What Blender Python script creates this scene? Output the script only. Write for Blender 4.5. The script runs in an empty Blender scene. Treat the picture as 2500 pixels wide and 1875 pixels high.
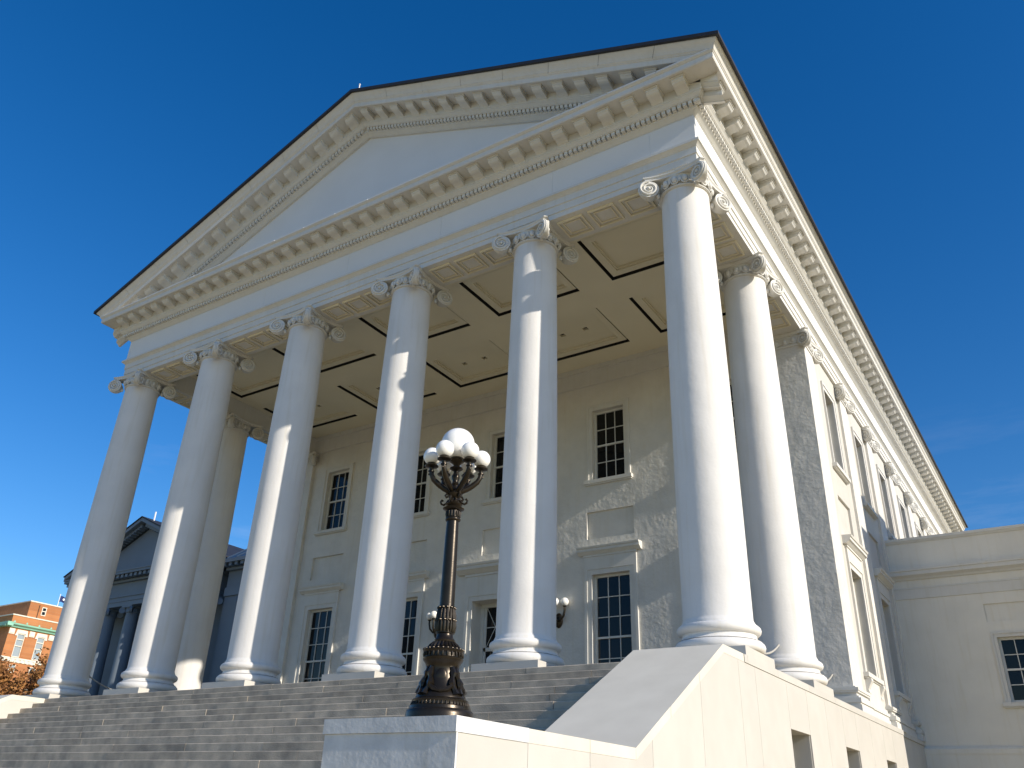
import bpy, math, random
from math import sin, cos, pi, radians, sqrt, tan, hypot
from mathutils import Vector, Matrix

random.seed(7)
scn = bpy.context.scene
col = scn.collection

# ------------------------------------------------------------------ camera
CAM = Vector((5.174, -14.5126, -2.6695))
YAW, PITCH, ROLL = -0.5910, 0.4754, 0.0381
fw = Vector((sin(YAW)*cos(PITCH), cos(YAW)*cos(PITCH), sin(PITCH)))
rt = Vector((cos(YAW), -sin(YAW), 0)); up = rt.cross(fw)
r2 = rt*cos(ROLL)+up*sin(ROLL); u2 = -rt*sin(ROLL)+up*cos(ROLL)
cam_d = bpy.data.cameras.new('camera'); cam = bpy.data.objects.new('camera', cam_d); col.objects.link(cam)
cam.matrix_world = Matrix(((r2.x, u2.x, -fw.x, CAM.x), (r2.y, u2.y, -fw.y, CAM.y), (r2.z, u2.z, -fw.z, CAM.z), (0, 0, 0, 1)))
cam_d.sensor_width = 36; cam_d.lens = 36*2035.09/2500
cam_d.clip_start = 0.1; cam_d.clip_end = 3000
scn.camera = cam

# ------------------------------------------------------------------ sky, sun, exposure
SUN_EL, SUN_AZ = radians(23.9), radians(-2.7)      # azimuth measured from +X towards +Y
w = bpy.data.worlds.new('World'); scn.world = w; w.use_nodes = True
nt = w.node_tree; nt.nodes.clear()
wo = nt.nodes.new('ShaderNodeOutputWorld'); bg = nt.nodes.new('ShaderNodeBackground')
sky = nt.nodes.new('ShaderNodeTexSky'); sky.sky_type = 'NISHITA'; sky.sun_disc = False
sky.sun_elevation = SUN_EL; sky.sun_rotation = radians(90)-SUN_AZ
sky.air_density = 1.0; sky.dust_density = 0.2; sky.ozone_density = 3.0; sky.altitude = 50
hs = nt.nodes.new('ShaderNodeHueSaturation'); hs.inputs['Saturation'].default_value = 1.36; hs.inputs['Hue'].default_value = 0.508
bg.inputs['Strength'].default_value = 0.112
nt.links.new(sky.outputs[0], hs.inputs['Color'])
# thin wisps of high cloud low in the sky, all the way round
wt = nt.nodes.new('ShaderNodeTexCoord'); wm = nt.nodes.new('ShaderNodeMapping'); wm.inputs['Scale'].default_value = (2.2, 2.2, 13)
wn = nt.nodes.new('ShaderNodeTexNoise'); wn.inputs['Scale'].default_value = 1.7; wn.inputs['Detail'].default_value = 7; wn.inputs['Roughness'].default_value = .62
wr = nt.nodes.new('ShaderNodeMapRange'); wr.inputs['From Min'].default_value = .55; wr.inputs['From Max'].default_value = .80; wr.inputs['To Max'].default_value = .3
wx = nt.nodes.new('ShaderNodeSeparateXYZ'); we = nt.nodes.new('ShaderNodeMapRange')
we.inputs['From Min'].default_value = .42; we.inputs['From Max'].default_value = .12
wp = nt.nodes.new('ShaderNodeMath'); wp.operation = 'MULTIPLY'
wc_ = nt.nodes.new('ShaderNodeMixRGB'); wc_.inputs[2].default_value = (5.2, 5.6, 6.4, 1)
nt.links.new(wt.outputs['Generated'], wm.inputs[0]); nt.links.new(wm.outputs[0], wn.inputs['Vector']); nt.links.new(wn.outputs['Fac'], wr.inputs['Value'])
nt.links.new(wt.outputs['Generated'], wx.inputs[0]); nt.links.new(wx.outputs['Z'], we.inputs['Value'])
nt.links.new(wr.outputs[0], wp.inputs[0]); nt.links.new(we.outputs[0], wp.inputs[1]); nt.links.new(wp.outputs[0], wc_.inputs[0])
nt.links.new(hs.outputs[0], wc_.inputs[1])
nt.links.new(wc_.outputs[0], bg.inputs['Color']); nt.links.new(bg.outputs[0], wo.inputs['Surface'])
sd = bpy.data.lights.new('sun', 'SUN'); sun = bpy.data.objects.new('sun', sd); col.objects.link(sun)
sd.energy = 3.9; sd.angle = radians(0.53); sd.color = (1.0, 0.915, 0.79)
SV = Vector((cos(SUN_EL)*cos(SUN_AZ), cos(SUN_EL)*sin(SUN_AZ), sin(SUN_EL)))
sun.rotation_euler = SV.to_track_quat('Z', 'Y').to_euler(); sun.location = (30, -10, 30)
vs = scn.view_settings; vs.view_transform = 'Standard'; vs.look = 'None'; vs.exposure = 0.46; vs.gamma = 1.0
vs.use_curve_mapping = False
scn.render.engine = 'CYCLES'; scn.cycles.max_bounces = 4; scn.cycles.diffuse_bounces = 3; scn.cycles.glossy_bounces = 2
scn.cycles.transmission_bounces = 0; scn.cycles.caustics_reflective = False; scn.cycles.caustics_refractive = False

# ------------------------------------------------------------------ materials
def mat(name, base, rough=0.6, var=0.0, vscale=3.0, bump=0.0, bscale=20.0, metal=0.0, spec=0.4, col2=None, objvar=0.0,
        detail=4.0, bump2=0.0, bscale2=3.0, streak=0.0):
    m = bpy.data.materials.new(name); m.use_nodes = True
    t = m.node_tree; p = t.nodes['Principled BSDF']
    p.inputs['Roughness'].default_value = rough; p.inputs['Metallic'].default_value = metal
    p.inputs['Specular IOR Level'].default_value = spec
    tc = t.nodes.new('ShaderNodeTexCoord'); src = tc.outputs['Object']
    geo = t.nodes.new('ShaderNodeNewGeometry'); src = geo.outputs['Position']
    base = tuple(base)+(1,)
    if var > 0 or col2 or objvar > 0:
        n = t.nodes.new('ShaderNodeTexNoise'); n.inputs['Scale'].default_value = vscale; n.inputs['Detail'].default_value = detail
        t.links.new(src, n.inputs['Vector'])
        r = t.nodes.new('ShaderNodeValToRGB')
        c2 = tuple(col2)+(1,) if col2 else tuple(b*(1-var) for b in base[:3])+(1,)
        r.color_ramp.elements[0].position = 0.32; r.color_ramp.elements[1].position = 0.68
        r.color_ramp.elements[0].color = c2; r.color_ramp.elements[1].color = base
        t.links.new(n.outputs['Fac'], r.inputs['Fac']); out = r.outputs['Color']
        if streak > 0:      # rain streaks and soot with a shape of their own
            mp = t.nodes.new('ShaderNodeMapping'); mp.inputs['Scale'].default_value = (5, 5, .35)
            t.links.new(src, mp.inputs['Vector'])
            n3 = t.nodes.new('ShaderNodeTexNoise'); n3.inputs['Scale'].default_value = 1.6; n3.inputs['Detail'].default_value = 6
            t.links.new(mp.outputs[0], n3.inputs['Vector'])
            r3 = t.nodes.new('ShaderNodeValToRGB'); r3.color_ramp.elements[0].position = .52; r3.color_ramp.elements[1].position = .78
            r3.color_ramp.elements[0].color = (1, 1, 1, 1); k = 1-streak; r3.color_ramp.elements[1].color = (k, k*.98, k*.93, 1)
            t.links.new(n3.outputs['Fac'], r3.inputs['Fac'])
            mm = t.nodes.new('ShaderNodeMixRGB'); mm.blend_type = 'MULTIPLY'; mm.inputs[0].default_value = 1
            t.links.new(out, mm.inputs[1]); t.links.new(r3.outputs[0], mm.inputs[2]); out = mm.outputs[0]
        if objvar > 0:
            oi = t.nodes.new('ShaderNodeObjectInfo'); mr = t.nodes.new('ShaderNodeMapRange')
            mr.inputs['To Min'].default_value = 1-objvar; mr.inputs['To Max'].default_value = 1+objvar
            t.links.new(oi.outputs['Random'], mr.inputs['Value'])
            mx = t.nodes.new('ShaderNodeVectorMath'); mx.operation = 'SCALE'
            t.links.new(out, mx.inputs[0]); t.links.new(mr.outputs[0], mx.inputs['Scale']); out = mx.outputs[0]
        t.links.new(out, p.inputs['Base Color'])
    else:
        p.inputs['Base Color'].default_value = base
    nrm = None
    for st, sc, dist in ((bump2, bscale2, 0.05), (bump, bscale, 0.012)):
        if st > 0:
            n2 = t.nodes.new('ShaderNodeTexNoise'); n2.inputs['Scale'].default_value = sc; n2.inputs['Detail'].default_value = 5
            t.links.new(src, n2.inputs['Vector'])
            b = t.nodes.new('ShaderNodeBump'); b.inputs['Strength'].default_value = st; b.inputs['Distance'].default_value = dist
            t.links.new(n2.outputs['Fac'], b.inputs['Height'])
            if nrm: t.links.new(nrm, b.inputs['Normal'])
            nrm = b.outputs[0]
    if nrm: t.links.new(nrm, p.inputs['Normal'])
    return m

WH = (0.60, 0.575, 0.52)
M = {
 'white': mat('white_paint', WH, .75, .07, 1.4, .12, 60, streak=.07),
 'trim': mat('white_trim_paint', (.69, .675, .63), .7, .06, 2.5, .12, 40, streak=.05, spec=.25),
 'column': mat('column_paint', (.76, .74, .705), .72, .07, 1.2, .22, 18, streak=.07, bump2=.16, bscale2=2.6, spec=.22),
 'stucco': mat('lumpy_stucco', (.72, .695, .64), .75, .10, 1.6, .9, 10, bump2=.55, bscale2=3.0, streak=.03),
 'wingwall': mat('white_wing_paint', (.79, .76, .68), .75, .08, 1.2, .15, 40, streak=.06),
 'tymp': mat('tympanum_paint', (.74, .74, .73), .6, .04, 1.0, .1, 30),
 'ceil': mat('ceiling_paint', (.79, .725, .55), .6, .05, .8, .08, 30),
 'marble': mat('white_marble', (.57, .545, .495), .6, .06, 2.0, .06, 30, detail=8, col2=(.535, .51, .46), objvar=.03),
 'cope': mat('cream_coping_stone', (.72, .675, .575), .55, .06, 2.0, .06, 30, detail=8, col2=(.66, .615, .52), objvar=.04),
 'pedestal': mat('weathered_marble', (.76, .75, .73), .6, 0, 4.0, .35, 20, detail=10, col2=(.58, .585, .585), streak=.14),
 'step': mat('granite_step', (.53, .455, .355), .8, 0, 3.0, .6, 40, detail=12, col2=(.30, .265, .215), objvar=.15),
 'core': mat('stair_core', (.10, .10, .09), .9),
 'floor': mat('porch_floor', (.20, .18, .14), .8, .2, 2),
 'bronze': mat('dark_bronze', (.040, .031, .021), .30, .30, 9, .05, 60, metal=.65, spec=.5),
 'globe': mat('opal_glass', (.90, .89, .85), .18, spec=.5),
 'roof': mat('dark_roof_metal', (.03, .03, .035), .6, .2, 3),
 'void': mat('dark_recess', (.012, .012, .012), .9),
 'frame': mat('window_frame_paint', (.72, .71, .66), .5, .08, 5),
 'curtain': mat('pale_curtain', (.55, .55, .52), .9, .15, 3),
 'brick': None,
 'copper': mat('green_copper', (.30, .62, .48), .6, .2, .8),
 'cream': mat('cream_stone', (.75, .70, .58), .7, .1, 1),
 'bark': mat('bark', (.09, .06, .04), .9, .3, 8, .4, 30),
 'leaf': mat('autumn_leaves', (.40, .19, .055), .8, 0, 1.2, col2=(.20, .085, .03)),
 'flag': mat('flag_cloth', (.015, .03, .12), .8),
 'flagwhite': mat('flag_emblem', (.75, .75, .75), .8),
 'wing': mat('shade_toned_wing_paint', (.17, .205, .245), .6, .1, .8, .1, 20),  # wing is white; its shade is put into this dark blue-grey
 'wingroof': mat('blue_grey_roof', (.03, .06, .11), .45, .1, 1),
 'ground': mat('pale_gravel_and_dry_lawn', (.50, .40, .225), .95, 0, .25, .3, 3, col2=(.41, .32, .17), detail=8),
 'rope': mat('pale_rope', (.42, .40, .36), .9),
}
m = mat('window_glass', (.006, .008, .010), .05, spec=.3); M['glass'] = m
m = mat('bright_pane', (.30, .34, .36), .06, spec=.5); M['brightpane'] = m

def brick_mat():
    m = bpy.data.materials.new('orange_brick'); m.use_nodes = True; t = m.node_tree; p = t.nodes['Principled BSDF']
    p.inputs['Roughness'].default_value = .9
    geo = t.nodes.new('ShaderNodeNewGeometry'); mp = t.nodes.new('ShaderNodeMapping')
    mp.inputs['Rotation'].default_value = (radians(90), 0, radians(90))
    t.links.new(geo.outputs['Position'], mp.inputs['Vector'])
    b = t.nodes.new('ShaderNodeTexBrick'); b.inputs['Scale'].default_value = 1.0
    b.inputs['Brick Width'].default_value = .5; b.inputs['Row Height'].default_value = .17; b.inputs['Mortar Size'].default_value = .012
    b.inputs['Color1'].default_value = (.48, .20, .075, 1); b.inputs['Color2'].default_value = (.38, .15, .055, 1)
    b.inputs['Mortar'].default_value = (.36, .22, .13, 1)
    t.links.new(mp.outputs[0], b.inputs['Vector'])
    n = t.nodes.new('ShaderNodeTexNoise'); n.inputs['Scale'].default_value = .25; n.inputs['Detail'].default_value = 5
    t.links.new(geo.outputs['Position'], n.inputs['Vector'])
    mx = t.nodes.new('ShaderNodeMixRGB'); mx.blend_type = 'OVERLAY'; mx.inputs[0].default_value = .35
    t.links.new(b.outputs['Color'], mx.inputs[1]); t.links.new(n.outputs['Fac'], mx.inputs[2])
    t.links.new(mx.outputs[0], p.inputs['Base Color'])
    return m
M['brick'] = brick_mat()

# ------------------------------------------------------------------ mesh helpers
class MB:
    def __init__(s): s.v = []; s.f = []
    def add(s, vs_, fs):
        o = len(s.v); s.v += [tuple(x) for x in vs_]; s.f += [tuple(i+o for i in f) for f in fs]; return s
    def box(s, x0, x1, y0, y1, z0, z1):
        return s.add([(x0, y0, z0), (x1, y0, z0), (x1, y1, z0), (x0, y1, z0), (x0, y0, z1), (x1, y0, z1), (x1, y1, z1), (x0, y1, z1)],
                     [(0, 3, 2, 1), (4, 5, 6, 7), (0, 1, 5, 4), (1, 2, 6, 5), (2, 3, 7, 6), (3, 0, 4, 7)])
    def prism(s, poly, axis, a, b):
        # poly: list of 2d points; axis 'x': (y,z) extruded along x, 'y': (x,z), 'z': (x,y)
        n = len(poly)
        def P(p, t): return {'x': (t, p[0], p[1]), 'y': (p[0], t, p[1]), 'z': (p[0], p[1], t)}[axis]
        vs_ = [P(p, a) for p in poly]+[P(p, b) for p in poly]
        fs = [tuple(range(n)), tuple(range(2*n-1, n-1, -1))]+[(i, i+n, (i+1) % n+n, (i+1) % n) for i in range(n)]
        return s.add(vs_, fs)
    def lathe(s, prof, cx=0, cy=0, n=32, cap=True):
        vs_ = []; fs = []
        for r, z in prof:
            for k in range(n):
                a = 2*pi*k/n; vs_.append((cx+r*cos(a), cy+r*sin(a), z))
        for i in range(len(prof)-1):
            for k in range(n):
                k2 = (k+1) % n; fs.append((i*n+k, i*n+k2, (i+1)*n+k2, (i+1)*n+k))
        if cap:
            fs.append(tuple(range(n-1, -1, -1))); fs.append(tuple((len(prof)-1)*n+k for k in range(n)))
        return s.add(vs_, fs)
    def tube(s, pts, r, n=8, cap=True):
        pts = [Vector(p) for p in pts]; rs = r if isinstance(r, (list, tuple)) else [r]*len(pts)
        vs_ = []; fs = []; ref = None
        for i, p in enumerate(pts):
            t = (pts[min(i+1, len(pts)-1)]-pts[max(i-1, 0)]).normalized()
            if ref is None: ref = Vector((0, 0, 1)) if abs(t.z) < .9 else Vector((1, 0, 0))
            a = t.cross(ref).normalized(); b = a.cross(t).normalized(); ref = b
            for k in range(n):
                q = p+(a*cos(2*pi*k/n)+b*sin(2*pi*k/n))*rs[i]; vs_.append(tuple(q))
        for i in range(len(pts)-1):
            for k in range(n):
                k2 = (k+1) % n; fs.append((i*n+k, i*n+k2, (i+1)*n+k2, (i+1)*n+k))
        if cap:
            fs.append(tuple(range(n-1, -1, -1))); fs.append(tuple((len(pts)-1)*n+k for k in range(n)))
        return s.add(vs_, fs)
    def ball(s, c, r, nu=12, nv=8, sc=(1, 1, 1)):
        vs_ = []; fs = []
        for j in range(1, nv):
            th = pi*j/nv
            for i in range(nu):
                a = 2*pi*i/nu; vs_.append((c[0]+r*sc[0]*sin(th)*cos(a), c[1]+r*sc[1]*sin(th)*sin(a), c[2]+r*sc[2]*cos(th)))
        t = len(vs_); vs_ += [(c[0], c[1], c[2]+r*sc[2]), (c[0], c[1], c[2]-r*sc[2])]
        for j in range(nv-2):
            for i in range(nu):
                i2 = (i+1) % nu; fs.append((j*nu+i, (j+1)*nu+i, (j+1)*nu+i2, j*nu+i2))
        for i in range(nu):
            i2 = (i+1) % nu; fs.append((t, i, i2)); fs.append((t+1, (nv-2)*nu+i2, (nv-2)*nu+i))
        return s.add(vs_, fs)
    def xform(s, mtx, start=0):
        s.v[start:] = [tuple(mtx @ Vector(v)) for v in s.v[start:]]; return s
    def mesh(s, name, m, smooth=False, angle=35):
        me = bpy.data.meshes.new(name); me.from_pydata(s.v, [], s.f); me.materials.append(m)
        if smooth:
            for p in me.polygons: p.use_smooth = True
            me.set_sharp_from_angle(angle=radians(angle))
        me.update(); return me
    def build(s, name, m, parent=None, smooth=False, angle=35, loc=None, rotz=None):
        return place(s.mesh(name, m, smooth, angle), name, parent, loc, rotz)

def place(me, name, parent=None, loc=None, rotz=None):
    o = bpy.data.objects.new(name, me); col.objects.link(o)
    if parent is not None: o.parent = parent
    if loc is not None: o.location = loc
    if rotz: o.rotation_euler[2] = rotz
    return o
def tag(o, label=None, cat=None, group=None, kind=None):
    if label: o['label'] = label
    if cat: o['category'] = cat
    if group: o['group'] = group
    if kind: o['kind'] = kind
    return o
def empty(name, loc, label, cat, group=None):
    o = bpy.data.objects.new(name, None); col.objects.link(o); o.location = loc; o.empty_display_size = .3
    return tag(o, label, cat, group)

def chamfer_box(x0, x1, y0, y1, z0, z1, c):
    """block with its front-top edge and ends chamfered (front is -y)"""
    b = MB(); prof = [(y0+c*.4, z0), (y1, z0), (y1, z1), (y0+c, z1), (y0, z1-c), (y0, z0+c*.4)]
    return b.prism(prof, 'x', x0, x1)

FL = -0.27          # porch floor (stylobate) level
GR = -4.27          # ground level
XW, YW, LB = 0.42, 7.85, 36.5   # side wall plane, porch wall plane, rear face

# ================================================================== setting
g = MB(); g.add([(-900, -500, GR), (500, -500, GR), (500, 900, GR), (-900, 900, GR)], [(0, 1, 2, 3)])
tag(g.build('ground', M['ground']), kind='structure')

# ================================================================== stair
stair = empty('stone_staircase', (-10, -4.6, GR), 'broad flight of weathered grey granite steps up to the portico', 'staircase')
SO = Vector((-10, -4.6, GR))
RIS, TRD, NST = .16, .30, 25
sx0, sx1 = -19.21, -.79
def local(bm, o): bm.v = [(v[0]-o[0], v[1]-o[1], v[2]-o[2]) for v in bm.v]; return bm
core = MB(); prof = [(-.55, FL-.10)]
for i in range(NST):
    yf = -.9-TRD*i+.05; zt = FL-RIS*i-.14
    prof += [(yf, zt), (yf, zt-RIS)]
prof += [(-.55, GR-.3)]
core.prism(prof, 'x', sx0+.01, sx1-.01)
local(core, SO).build('step_core', M['core'], stair)
rs = random.Random(3)
for i in range(NST):
    yf = -.9-TRD*i; zt = FL-RIS*i
    x = sx0; first = True
    while x < sx1-.01:
        L = rs.uniform(1.5, 2.7)
        if first: L = rs.uniform(.7, 2.4); first = False
        if sx1-(x+L) < .7: L = sx1-x
        dy, dz = rs.uniform(-.006, .006), rs.uniform(-.003, .003)
        b = chamfer_box(x+.004, x+L-.004, yf+dy, yf+.40, zt-.155, zt+dz, .012)
        local(b, SO).build('step_block', M['step'], stair)
        x += L

# ================================================================== cheek walls of the stair
def cheek(x0, x1, label):
    o = Vector(((x0+x1)/2, -4.7, GR))
    t = empty('stair_cheek_wall', o, label, 'stair wall', 'white walls flanking the stairs')
    c = .125
    body = MB().prism([(-.88, FL-c), (-1.83, FL-c), (-5.02, -1.955-c), (-8.47, -1.955-c), (-8.47, GR-.3), (-.88, GR-.3)], 'x', x0+.012, x1-.012)
    local(body, o).build('wall_body', M['marble'], t)
    q = MB().box(x0-.005, x1+.001, -8.485, -8.46, GR-.3, -1.955-c-.002); local(q, o).build('front_slab', M['pedestal'], t)
    zt_ = lambda y: FL-c if y > -1.83 else (-1.955-c if y < -5.02 else FL-c+(y+1.83)*(FL+1.955)/3.19)
    for xa, xb in ((x1-.013, x1-.003), (x0+.003, x0+.013)):
        ed = [-8.455, -7.35, -6.13, -4.55, -2.87, -1.2, -.885]
        for ya, yb in zip(ed[:-1], ed[1:]):
            br = [y for y in (-5.02, -1.83) if ya < y < yb]
            top = [(y, zt_(y)-.002) for y in [ya+.003]+br+[yb-.003]]
            q = MB().prism([(ya+.003, GR-.3)]+top+[(yb-.003, GR-.3)], 'x', xa, xb)
            local(q, o).build('facing_panel', M['marble'], t)
    def slab(p0, p1, n):
        for k in range(n):
            a, b_ = k/n, (k+1)/n
            g0, g1 = (.004 if k else 0), (.004 if k < n-1 else 0)
            ya, za = p0[0]+(p1[0]-p0[0])*a, p0[1]+(p1[1]-p0[1])*a
            yb, zb = p0[0]+(p1[0]-p0[0])*b_, p0[1]+(p1[1]-p0[1])*b_
            q = MB().prism([(ya-g0, za), (yb+g1, zb), (yb+g1, zb-c), (ya-g0, za-c)], 'x', x0, x1)
            local(q, o).build('coping_slab', M['cope'], t)
    slab((-.905, FL), (-1.83, FL), 1)
    slab((-1.83, FL), (-5.02, -1.955), 3)
    for ya, yb in ((-5.02, -6.13), (-6.13, -7.35)):
        q = MB().box(x0, x1, yb+.003, ya-.003, -1.955-c, -1.955)
        local(q, o).build('coping_slab', M['cope'], t)
    q = MB().box(x0-.02, x1+.006, -8.50, -7.353, -1.955-c, -1.953)
    local(q, o).build('coping_slab', M['pedestal'], t)
    return t
cheek(-.79, .705, 'white marble stair wall that carries the bronze lamp post')
cheek(-20.705, -19.21, 'white stair wall at the far left end of the steps')

# ================================================================== the capitol
B = empty('capitol_building', (-10, 8, FL), 'white classical temple with ionic portico, pediment and long colonnaded side', 'building')
BO = Vector((-10, 8, FL))
def bb(bm, name, m, parent=None, smooth=False, angle=35):
    """build with world coordinates as a part (or sub-part) of the capitol"""
    local(bm, BO); return bm.build(name, m, B if parent is None else parent, smooth, angle)

# ---- porch floor and basement
bb(MB().box(-20.6, .6, -.6, YW+.1, FL-.5, FL-.004), 'porch_floor', M['floor'])
def wall_holes(u0, u1, z0, z1, holes, depth):
    us = sorted({u0, u1, *[h[0] for h in holes], *[h[1] for h in holes]}); zs = sorted({z0, z1, *[h[2] for h in holes], *[h[3] for h in holes]})
    b = MB()
    for i in range(len(us)-1):
        for j in range(len(zs)-1):
            a, c, d, e = us[i], us[i+1], zs[j], zs[j+1]
            if any(h[0] <= a+1e-6 and c <= h[1]+1e-6 and h[2] <= d+1e-6 and e <= h[3]+1e-6 for h in holes): continue
            b.add([(a, 0, d), (c, 0, d), (c, 0, e), (a, 0, e)], [(0, 1, 2, 3)])
    for a, c, d, e in holes:
        b.add([(a, 0, d), (a, depth, d), (a, depth, e), (a, 0, e)], [(0, 1, 2, 3)])
        b.add([(c, 0, d), (c, 0, e), (c, depth, e), (c, depth, d)], [(0, 1, 2, 3)])
        b.add([(a, 0, e), (a, depth, e), (c, depth, e), (c, 0, e)], [(0, 1, 2, 3)])
        b.add([(a, 0, d), (c, 0, d), (c, depth, d), (a, depth, d)], [(0, 1, 2, 3)])
    return b
RX = Matrix.Rotation(pi/2, 4, 'Z')     # local x -> +y, local y (inwards) -> -x : right-hand side wall
def side(bm, X): bm.xform(Matrix.Translation((X, 0, 0)) @ RX); return bm

bwin = [(1.33, 2.56, -3.1, -1.19), (5.25, 6.45, -3.1, -1.19), (9.3, 10.45, -3.1, -1.19)]
base_w = bb(side(wall_holes(-.95, 12.1, GR-.2, FL-.125, bwin, .5), .67), 'basement_wall', M['marble'])
bb(MB().add([(.67, 12.1, GR-.2), (.42, 12.1, GR-.2), (.42, 12.1, FL-.125), (.67, 12.1, FL-.125)], [(0, 1, 2, 3)]), 'basement_return', M['white'])
edges = [-.93, -.39, 1.32, 2.57, 3.9, 5.24, 6.46, 7.9, 9.29, 10.46, 12.1]
for a, c in zip(edges[:-1], edges[1:]):
    hz = [h for h in bwin if a-.05 <= h[0] and h[1] <= c+.05]
    spans = [(GR-.2, FL-.13)] if not hz else [(-1.19, FL-.13), (GR-.2, -3.1)]
    for z0, z1 in spans:
        bb(MB().box(.66, .70, a+.003, c-.003, z0+.003, z1), 'facing_panel', M['marble'], base_w)
for h in bwin:
    y0, y1, z0, z1 = h
    wn = MB().box(.20, .24, y0, y1, z0, z1)
    wob = bb(wn, 'basement_window', M['glass'])
    fr = MB()
    for yy in (y0, (y0+y1)/2-.03, y1-.06): fr.box(.24, .29, yy, yy+.06, z0, z1)
    fr.box(.24, .285, y0, y1, z1-.06, z1)
    bb(fr, 'window_frame', M['frame'], wob)
cop = [-.9, -.74, .85, 2.8, 4.78, 6.7, 8.6, 10.4, 12.13]
for a, c in zip(cop[:-1], cop[1:]):
    bb(MB().box(-.6, .715, a+.003, c-.003, FL-.125, FL+random.uniform(-.002, .002)), 'coping_slab', M['marble'], base_w)
lb = bb(MB().box(-20.7, -20.4, -.9, LB, GR-.2, FL-.001), 'basement_wall', M['white'])
# rear stretch of the base, beyond the portico podium
bb(MB().box(.30, .60, 12.12, LB, GR-.2, FL-.12), 'basement_wall', M['white'])
bb(MB().box(.30, .635, 12.135, LB, FL-.117, FL), 'base_course', M['white'])

# ---- columns
NECK = 9.90; SOFF = 10.30
def shaft_prof():
    pr = []
    for k in range(15):
        t = k/14; z = .46+(NECK-.02-.46)*t
        r = .607-.077*max(0, (t-.15)/.85)**1.6
        pr.append((r, z))
    return [(.645, .355), (.642, .385), (.628, .41), (.615, .435)]+pr
def torus(r, z, h, n=7):
    return [(r-h/2+h/2*cos(-pi/2+pi*k/(n-1)), z+h/2*sin(-pi/2+pi*k/(n-1))) for k in range(n)]
def base_prof():
    return [(.60, -.115)]+torus(.775, -.015, .19)+[(.715, .083), (.68, .10), (.655, .125), (.642, .15), (.640, .175), (.65, .185)]+torus(.728, .272, .165)+[(.60, .37)]

def volute(b, ang, d0, zc, R=.225, te=.055):
    """wedge-shaped diagonal volute with a raised spiral on both cheeks; ang = azimuth of the diagonal"""
    st = len(b.v); tt = tan(radians(20)); n = 22
    ring = []
    for k in range(n):
        a = 2*pi*k/n; d = d0+R*cos(a); z = zc+R*sin(a); ring.append((d, z))
    half = lambda d: te+(d0+R-d)*tt*.85
    vs_ = [(d, half(d)-.045, z) for d, z in ring]+[(d, -half(d)+.045, z) for d, z in ring]
    fs = [tuple(range(n-1, -1, -1)), tuple(range(n, 2*n))]+[(k, (k+1) % n, (k+1) % n+n, k+n) for k in range(n)]
    b.add(vs_, fs)
    for sgn in (1, -1):
        pts = []; rr = []
        N = 46
        for k in range(N):
            t = k/(N-1); a = pi*.5+2*pi*2.1*t; ra = (R-.026)*(1-.78*t)
            d = d0-ra*cos(a); z = zc+ra*sin(a)
            pts.append((d, sgn*(half(d)-.030), z)); rr.append(.033*(1-.55*t))
        b.tube(pts, rr, 6)
        d = d0; b.ball((d, sgn*(half(d)-.028), zc), .042, 8, 6)
    b.xform(Matrix.Rotation(ang, 4, 'Z'), st)
def abacus(b, z0, z1, o, dip, cut=.07, n=9):
    """concave-sided slab with cut corners"""
    def ring(sc):
        pts = []
        for q in range(4):
            R_ = Matrix.Rotation(q*pi/2, 2)
            for k in range(n):
                t = -1+2*k/(n-1); u = t*(o-cut)*sc; v = -(o-dip*(1-t*t))*sc
                p = R_ @ Vector((u, v)); pts.append((p.x, p.y))
        return pts
    for za, zb, s0, s1 in ((z0, z0+.045, .955, .955), (z0+.045, z1-.025, .955, 1.0), (z1-.025, z1, 1.0, 1.0)):
        A, Bq = ring(s0), ring(s1); m_ = len(A)
        b.add([(x, y, za) for x, y in A]+[(x, y, zb) for x, y in Bq],
              [tuple(range(m_-1, -1, -1)), tuple(range(m_, 2*m_))]+[(k, (k+1) % m_, (k+1) % m_+m_, k+m_) for k in range(m_)])
def egg_and_dart(b, c, az, zc):
    """one egg in its shell plus darts, standing at c, facing azimuth az"""
    st = len(b.v)
    b.ball((0, .0, 0), .066, 10, 8, (1.0, .85, 1.4))
    for rr, of in ((.092, .0), ):
        pts = [(rr*cos(a), .0-.012, .125*sin(a)*1.0+.015) for a in [pi*(.95+1.1*k/10) for k in range(11)]]
        b.tube(pts, .021, 5)
    for sx in (-1, 1):
        b.tube([(sx*.128, -.01, .075), (sx*.128, -.004, -.01), (sx*.126, .0, -.085)], [.017, .013, .006], 5)
    b.xform(Matrix.Translation((c[0], c[1], zc)) @ Matrix.Rotation(az-pi/2, 4, 'Z'), st)
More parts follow.
